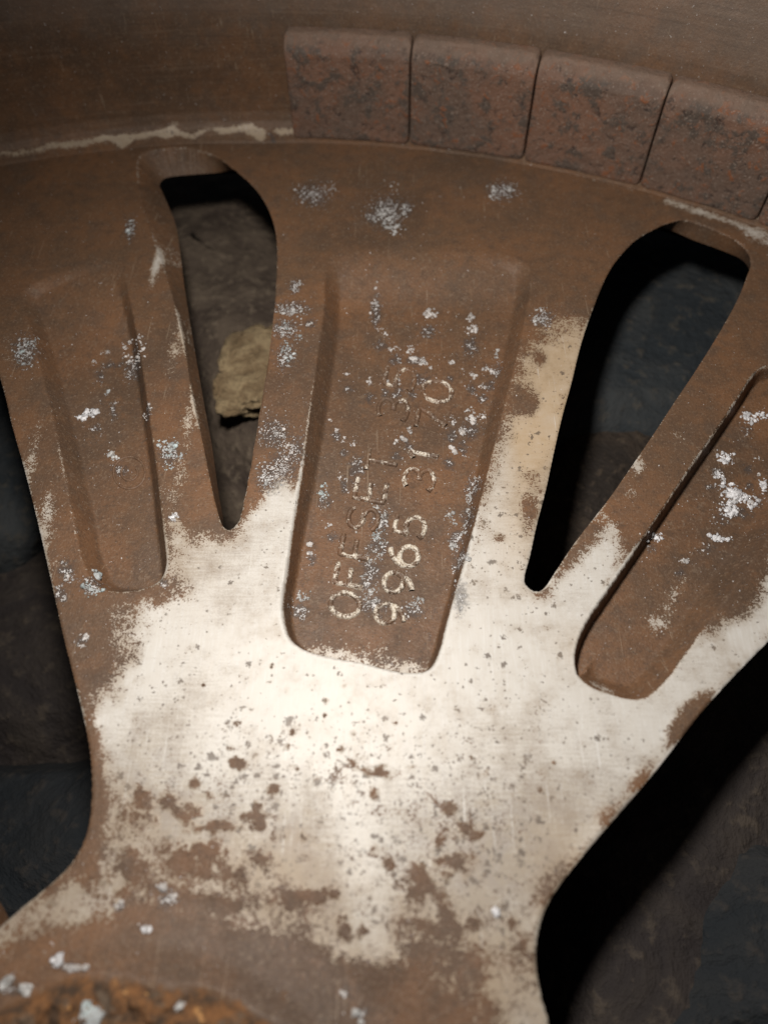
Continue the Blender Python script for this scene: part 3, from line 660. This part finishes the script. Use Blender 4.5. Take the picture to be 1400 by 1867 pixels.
# ---- adhesive balance weights on the barrel
def build_weight(d0, d1, z0, z1, seed):
    rc = 0.5 * (d0 + d1); hw = math.radians(d1 - d0) / 2 * 191; hh = (z1 - z0) / 2; zc = (z0 + z1) / 2
    def outline(w, h, rad, n=7):
        rad = min(rad, w * 0.95, h * 0.95); P = []
        for cx, cz, s in ((w - rad, h - rad, 0), (-w + rad, h - rad, 90), (-w + rad, -h + rad, 180), (w - rad, -h + rad, 270)):
            for k in range(n):
                a = math.radians(s + 90 * k / (n - 1)); P.append((cx + rad * math.cos(a), cz + rad * math.sin(a)))
        Q = []
        for i in range(len(P)):                       # extra points on the straight sides
            p, q = np.array(P[i]), np.array(P[(i + 1) % len(P)]); L_ = np.hypot(*(q - p)); k = max(1, int(L_ / 1.6)) if L_ > 1.8 else 1
            for t in range(k): Q.append(p + (q - p) * t / k)
        return np.array(Q)
    O = outline(hw, hh, 1.2); n = len(O)
    rings = [(O, -0.3), (O, 3.75), (O * np.array([(hw - .10) / hw, (hh - .10) / hh]), 4.0), (O * np.array([(hw - .3) / hw, (hh - .3) / hh]), 4.14)]
    for s in (0.94, 0.90, 0.86, 0.81, 0.76, 0.71, 0.66, 0.61, 0.56, 0.48, 0.36, 0.24, 0.12, 0.03): rings.append((O * s, 4.2))
    VV = []
    for q, t in rings:
        u, v = q[:, 0], q[:, 1]
        topc = np.clip((v - (hh - 3.0)) / 3.0, 0, 1) * 2.4 if t > 2 else 0     # the upper edge is bevelled
        ang = math.radians(rc) + u / 191
        bumpy = 0.30 * (fbm(u * 0.5 + seed * 13, v * 0.5 + 40, 4, seed) - 0.5) if t > 3 else 0
        rad = barrel_r(zc) - (t - topc + bumpy)
        VV.append(np.stack([rad * np.sin(ang), rad * np.cos(ang), zc + v], 1))
    V = np.concatenate(VV); Fs = []
    vv = np.concatenate([q[:, 1] for q, t in rings] + [[0.0]])
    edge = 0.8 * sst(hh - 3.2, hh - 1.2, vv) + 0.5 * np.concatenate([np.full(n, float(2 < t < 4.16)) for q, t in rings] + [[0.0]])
    for k in range(len(rings) - 1):
        a = np.arange(n) + k * n; b = np.roll(np.arange(n), -1) + k * n
        Fs.append(np.stack([a, b, b + n, a + n], 1))
    last = (len(rings) - 1) * n
    V = np.concatenate([V, V[last:last + n].mean(0)[None]])
    tri = np.stack([last + np.arange(n), last + np.roll(np.arange(n), -1), np.full(n, len(V) - 1)], 1)
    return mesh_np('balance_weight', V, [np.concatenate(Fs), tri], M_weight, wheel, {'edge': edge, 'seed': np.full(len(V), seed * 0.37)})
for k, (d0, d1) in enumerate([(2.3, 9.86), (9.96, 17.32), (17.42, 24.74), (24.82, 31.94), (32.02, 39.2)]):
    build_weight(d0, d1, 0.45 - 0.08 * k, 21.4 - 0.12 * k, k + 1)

# ---- cast lettering: raised half-round strokes on the pocket floor
def arc(cx, cy, rx, ry, a0, a1, n=14):
    return [(cx + rx * math.cos(math.radians(a0 + (a1 - a0) * i / n)), cy + ry * math.sin(math.radians(a0 + (a1 - a0) * i / n))) for i in range(n + 1)]
G = {'O': [arc(.35, .5, .35, .5, 90, 450, 24)],
     'F': [[(0, 0), (0, 1), (.6, 1)], [(0, .52), (.5, .52)]],
     'S': [arc(.32, .74, .3, .26, 20, 270, 12) + arc(.32, .26, .32, .26, 90, -160, 12)],
     'E': [[(.6, 0), (0, 0), (0, 1), (.6, 1)], [(0, .52), (.5, .52)]],
     'T': [[(.32, 0), (.32, 1)], [(0, 1), (.64, 1)]],
     '3': [arc(.28, .74, .3, .26, 150, -90, 12) + arc(.28, .26, .34, .26, 90, -150, 12)],
     '5': [[(.58, 1), (.08, 1), (.04, .56)] + arc(.28, .32, .34, .32, 125, -150, 14)],
     '9': [arc(.32, .68, .3, .32, 0, 360, 20), arc(.02, .62, .60, .62, 5, -75, 10)],
     '6': [arc(.32, .32, .3, .32, 0, 360, 20), arc(.62, .40, .60, .60, 185, 105, 10)],
     '1': [[(.14, .8), (.32, 1), (.32, 0)]],
     '7': [[(0, 1), (.6, 1), (.22, 0)]],
     '0': [arc(.31, .5, .31, .5, 90, 450, 22)],
     'C': [arc(.35, .5, .35, .5, 50, 310, 16)]}
def stroke_tube(P, rad, lift=0.35, ns=7, closed=False):
    P = np.asarray(P, float)
    if len(P) < 8:                                     # subdivide straight strokes
        Q = [P[0]]
        for p, q in zip(P[:-1], P[1:]):
            k = max(2, int(np.hypot(*(q - p)[:2]) / 0.35))
            Q += [p + (q - p) * t / k for t in range(1, k + 1)]
        P = np.array(Q)
    n = len(P); T = np.gradient(P[:, :2], axis=0); T /= np.linalg.norm(T, axis=1)[:, None] + 1e-9
    N = np.stack([-T[:, 1], T[:, 0]], 1)
    VV = []
    rj = rad * (0.85 + 0.3 * rng.random(n))
    for k in range(ns):
        a = math.pi * k / (ns - 1)
        VV.append(np.stack([P[:, 0] + N[:, 0] * rj * math.cos(a), P[:, 1] + N[:, 1] * rj * math.cos(a), P[:, 2] - 0.08 + rj * 1.2 * math.sin(a)], 1))
    V = np.stack(VV, 1).reshape(-1, 3); idx = np.arange(n * ns).reshape(n, ns)
    Q = np.stack([idx[:-1, :-1], idx[1:, :-1], idx[1:, 1:], idx[:-1, 1:]], -1).reshape(-1, 4)
    caps = [idx[0, :], idx[-1, ::-1]]
    return V, Q
def glyph(ch, cx, cy, hpx, wpx, up, wear, rad, name):
    """up: photo direction of the character's top"""
    up = np.array(up, float); up /= np.linalg.norm(up); rt = np.array([-up[1], up[0]])
    Vs, Qs, n0 = [], [], 0
    for line in G[ch]:
        L_ = np.array(line); wmax = 0.65
        p = np.array([cx, cy]) + (L_[:, :1] - 0.32) / wmax * wpx * rt + (L_[:, 1:] - 0.5) * hpx * up
        X, Y, z = face_z(p[:, 0], p[:, 1])
        V, Q = stroke_tube(np.stack([X, Y, z], 1), rad)
        Vs.append(V); Qs.append(Q + n0); n0 += len(V)
    V = np.concatenate(Vs)
    wv = np.full(len(V), wear)
    return mesh_np(name, V, [np.concatenate(Qs)], M_letter, spoke, {'wear': wv})
upd = (-1, -0.20)
for ch, x, y, wr in [('O', 629, 1105, .56), ('F', 640, 1048, .51), ('F', 650, 996, .43), ('S', 662, 946, .40), ('E', 676, 893, .45), ('T', 697, 843, .41), ('3', 717, 745, .36), ('5', 730, 690, .42)]:
    glyph(ch, x, y, 54, 40, upd, wr, 0.43, 'cast_letter' if ch.isalpha() else 'cast_digit')
for ch, x, y, wr in [('9', 712, 1121, .60), ('9', 727, 1064, .57), ('6', 736, 1013, .68), ('5', 748, 959, .52), ('3', 764, 873, .46), ('1', 772, 828, .52), ('7', 788, 765, .40), ('0', 797, 713, .50)]:
    glyph(ch, x, y, 54, 39, upd, wr, 0.43, 'cast_digit')
G['ring'] = [arc(.32, .5, .5, .5, 0, 360, 30), arc(.32, .5, .24, .26, 50, 310, 16)]
glyph('ring', 236, 862, 58, 38, (-1, -0.15), 0.0, 0.24, 'foundry_mark')

# ---- corrosion crumbs
def build_crust():
    bm = bmesh.new(); bmesh.ops.create_icosphere(bm, subdivisions=1, radius=1)
    bm.verts.ensure_lookup_table()
    IV = np.array([v.co[:] for v in bm.verts]); IF = np.array([[v.index for v in f.verts] for f in bm.faces]); bm.free()
    bm = bmesh.new(); bmesh.ops.create_icosphere(bm, subdivisions=2, radius=1)
    IV2 = np.array([v.co[:] for v in bm.verts]); IF2 = np.array([[v.index for v in f.verts] for f in bm.faces]); bm.free()
    tints = [(0.56, 0.55, 0.53), (0.66, 0.62, 0.59), (0.53, 0.56, 0.56), (0.80, 0.79, 0.80)]
    xs, ys, ss, tt = [], [], [], []
    for x, y, a, b, n, s, t in SPOTS:
        # crumbs gather round a few seeds inside the spot
        k = max(2, n // 9); seeds = rng.normal(0, 0.55, (k, 2))
        for i in range(int(n * 1.35)):
            c = seeds[rng.integers(k)] + rng.normal(0, 0.26 if t != 3 else 0.35, 2)
            xs.append(x + a * c[0]); ys.append(y + b * c[1])
            ss.append(s * rng.lognormal(-0.25, 0.42)); tt.append(t)
    # loose grains sprinkled over dirty parts
    for _ in range(260):
        q = [(760, 800, 110, 190), (500, 820, 40, 120), (1290, 960, 80, 150), (190, 720, 70, 150), (870, 640, 60, 60), (700, 370, 160, 40)][rng.integers(6)]
        xs.append(rng.normal(q[0], q[2] * .6)); ys.append(rng.normal(q[1], q[3] * .6)); ss.append(0.10 * rng.lognormal(0, 0.35)); tt.append(1)
    xs, ys, ss = map(np.array, (xs, ys, ss))
    X, Y, z = face_z(xs, ys)
    ok = np.minimum.reduce([sdf(p, X, Y) for p in (SLOT_L, SLOT_R, CUT_L, CUT_R)]) > 0.5
    Vs, Fs, Cs, n0 = [], [], [], 0
    for i in np.nonzero(ok)[0]:
        s = ss[i] * 0.82; big = s > 0.24
        bv, bf = (IV2, IF2) if big else (IV, IF)
        v = bv * (1 + rng.normal(0, 0.20, (len(bv), 1)))
        a = rng.random() * 6.28; ca, sa = math.cos(a), math.sin(a)
        v = v * np.array([s * rng.uniform(.8, 1.5), s * rng.uniform(.7, 1.1), s * rng.uniform(.35, .6)])
        v = np.stack([v[:, 0] * ca - v[:, 1] * sa + X[i], v[:, 0] * sa + v[:, 1] * ca + Y[i], v[:, 2] + z[i] + s * 0.05], 1)
        Vs.append(v); Fs.append(bf + n0); n0 += len(v)
        c = np.array(tints[tt[i]]) * rng.uniform(0.6, 1.15)
        if tt[i] == 2 and rng.random() < .4: c = c * np.array([.9, .98, .98])
        Cs.append(np.tile(np.append(c, 1), (len(v), 1)))
    o = mesh_np('corrosion_crust', np.concatenate(Vs), [np.concatenate(Fs)], M_crust, spoke, {'tint': np.concatenate(Cs)}, smooth=True)
    o['kind'] = 'stuff'
build_crust()

# ------------------------------------------------------------------ what lies under the wheel
def build_ground():
    n = 121; s = np.sinh(np.linspace(-3, 3, n)) / math.sinh(3) * 900
    X, Y = np.meshgrid(s + 40, s + 80)
    Z = -112 + 12 * (fbm(X * 0.02 + 60, Y * 0.02 + 60, 5, 0) - 0.5) * np.exp(-(np.hypot(X, Y) / 500) ** 2)
    idx = np.arange(n * n).reshape(n, n)
    Q = np.stack([idx[:-1, :-1], idx[:-1, 1:], idx[1:, 1:], idx[1:, :-1]], -1).reshape(-1, 4)
    return tag(mesh_np('ground', np.stack([X, Y, Z], -1).reshape(-1, 3), [Q], M_ground), kind='structure')
build_ground()

def stone(px, py, ztop, size, mat, label, seed, rot=0, name='stone', flat=True, amp=0.16):
    bm = bmesh.new(); bmesh.ops.create_icosphere(bm, subdivisions=5, radius=1)
    V = np.array([v.co[:] for v in bm.verts]); Fx = np.array([[v.index for v in f.verts] for f in bm.faces]); bm.free()
    rs = np.random.default_rng(seed)
    # chop with random planes, then roughen
    for _ in range(16):
        nrm = rs.normal(size=3); nrm /= np.linalg.norm(nrm); dd = rs.uniform(.62, .9)
        o = V @ nrm - dd; V = V - np.where(o > 0, o, 0)[:, None] * nrm
    if flat:
        V[:, 2] = np.where(V[:, 2] > .55, .55 + (V[:, 2] - .55) * .25, V[:, 2])
    nz = fbm(V[:, 0] * 3 + 50 + seed, V[:, 1] * 3 + V[:, 2] * 2.3 + 50, 5, seed % 8) - 0.5
    V = V * (1 + amp * nz)[:, None]
    V = V * np.array(size)
    a = math.radians(rot); V = np.stack([V[:, 0] * math.cos(a) - V[:, 1] * math.sin(a), V[:, 0] * math.sin(a) + V[:, 1] * math.cos(a), V[:, 2]], 1)
    P = unproj([(px, py)], ztop)[0]
    top = V[:, 2].max()
    o = mesh_np(name, V, [Fx], mat)
    o.location = (P[0] * MM, P[1] * MM, (ztop - top) * MM)
    return tag(o, label, 'stone', 'stones under the wheel')
stone(400, 430, -24, (48, 96, 50), M_brown, 'rough brown stone filling the view through the left slot', 11, 12)
stone(490, 655, -23, (13.5, 16, 5), M_tan, 'small pale tan stone seen low in the left slot', 9, -35, amp=0.7)
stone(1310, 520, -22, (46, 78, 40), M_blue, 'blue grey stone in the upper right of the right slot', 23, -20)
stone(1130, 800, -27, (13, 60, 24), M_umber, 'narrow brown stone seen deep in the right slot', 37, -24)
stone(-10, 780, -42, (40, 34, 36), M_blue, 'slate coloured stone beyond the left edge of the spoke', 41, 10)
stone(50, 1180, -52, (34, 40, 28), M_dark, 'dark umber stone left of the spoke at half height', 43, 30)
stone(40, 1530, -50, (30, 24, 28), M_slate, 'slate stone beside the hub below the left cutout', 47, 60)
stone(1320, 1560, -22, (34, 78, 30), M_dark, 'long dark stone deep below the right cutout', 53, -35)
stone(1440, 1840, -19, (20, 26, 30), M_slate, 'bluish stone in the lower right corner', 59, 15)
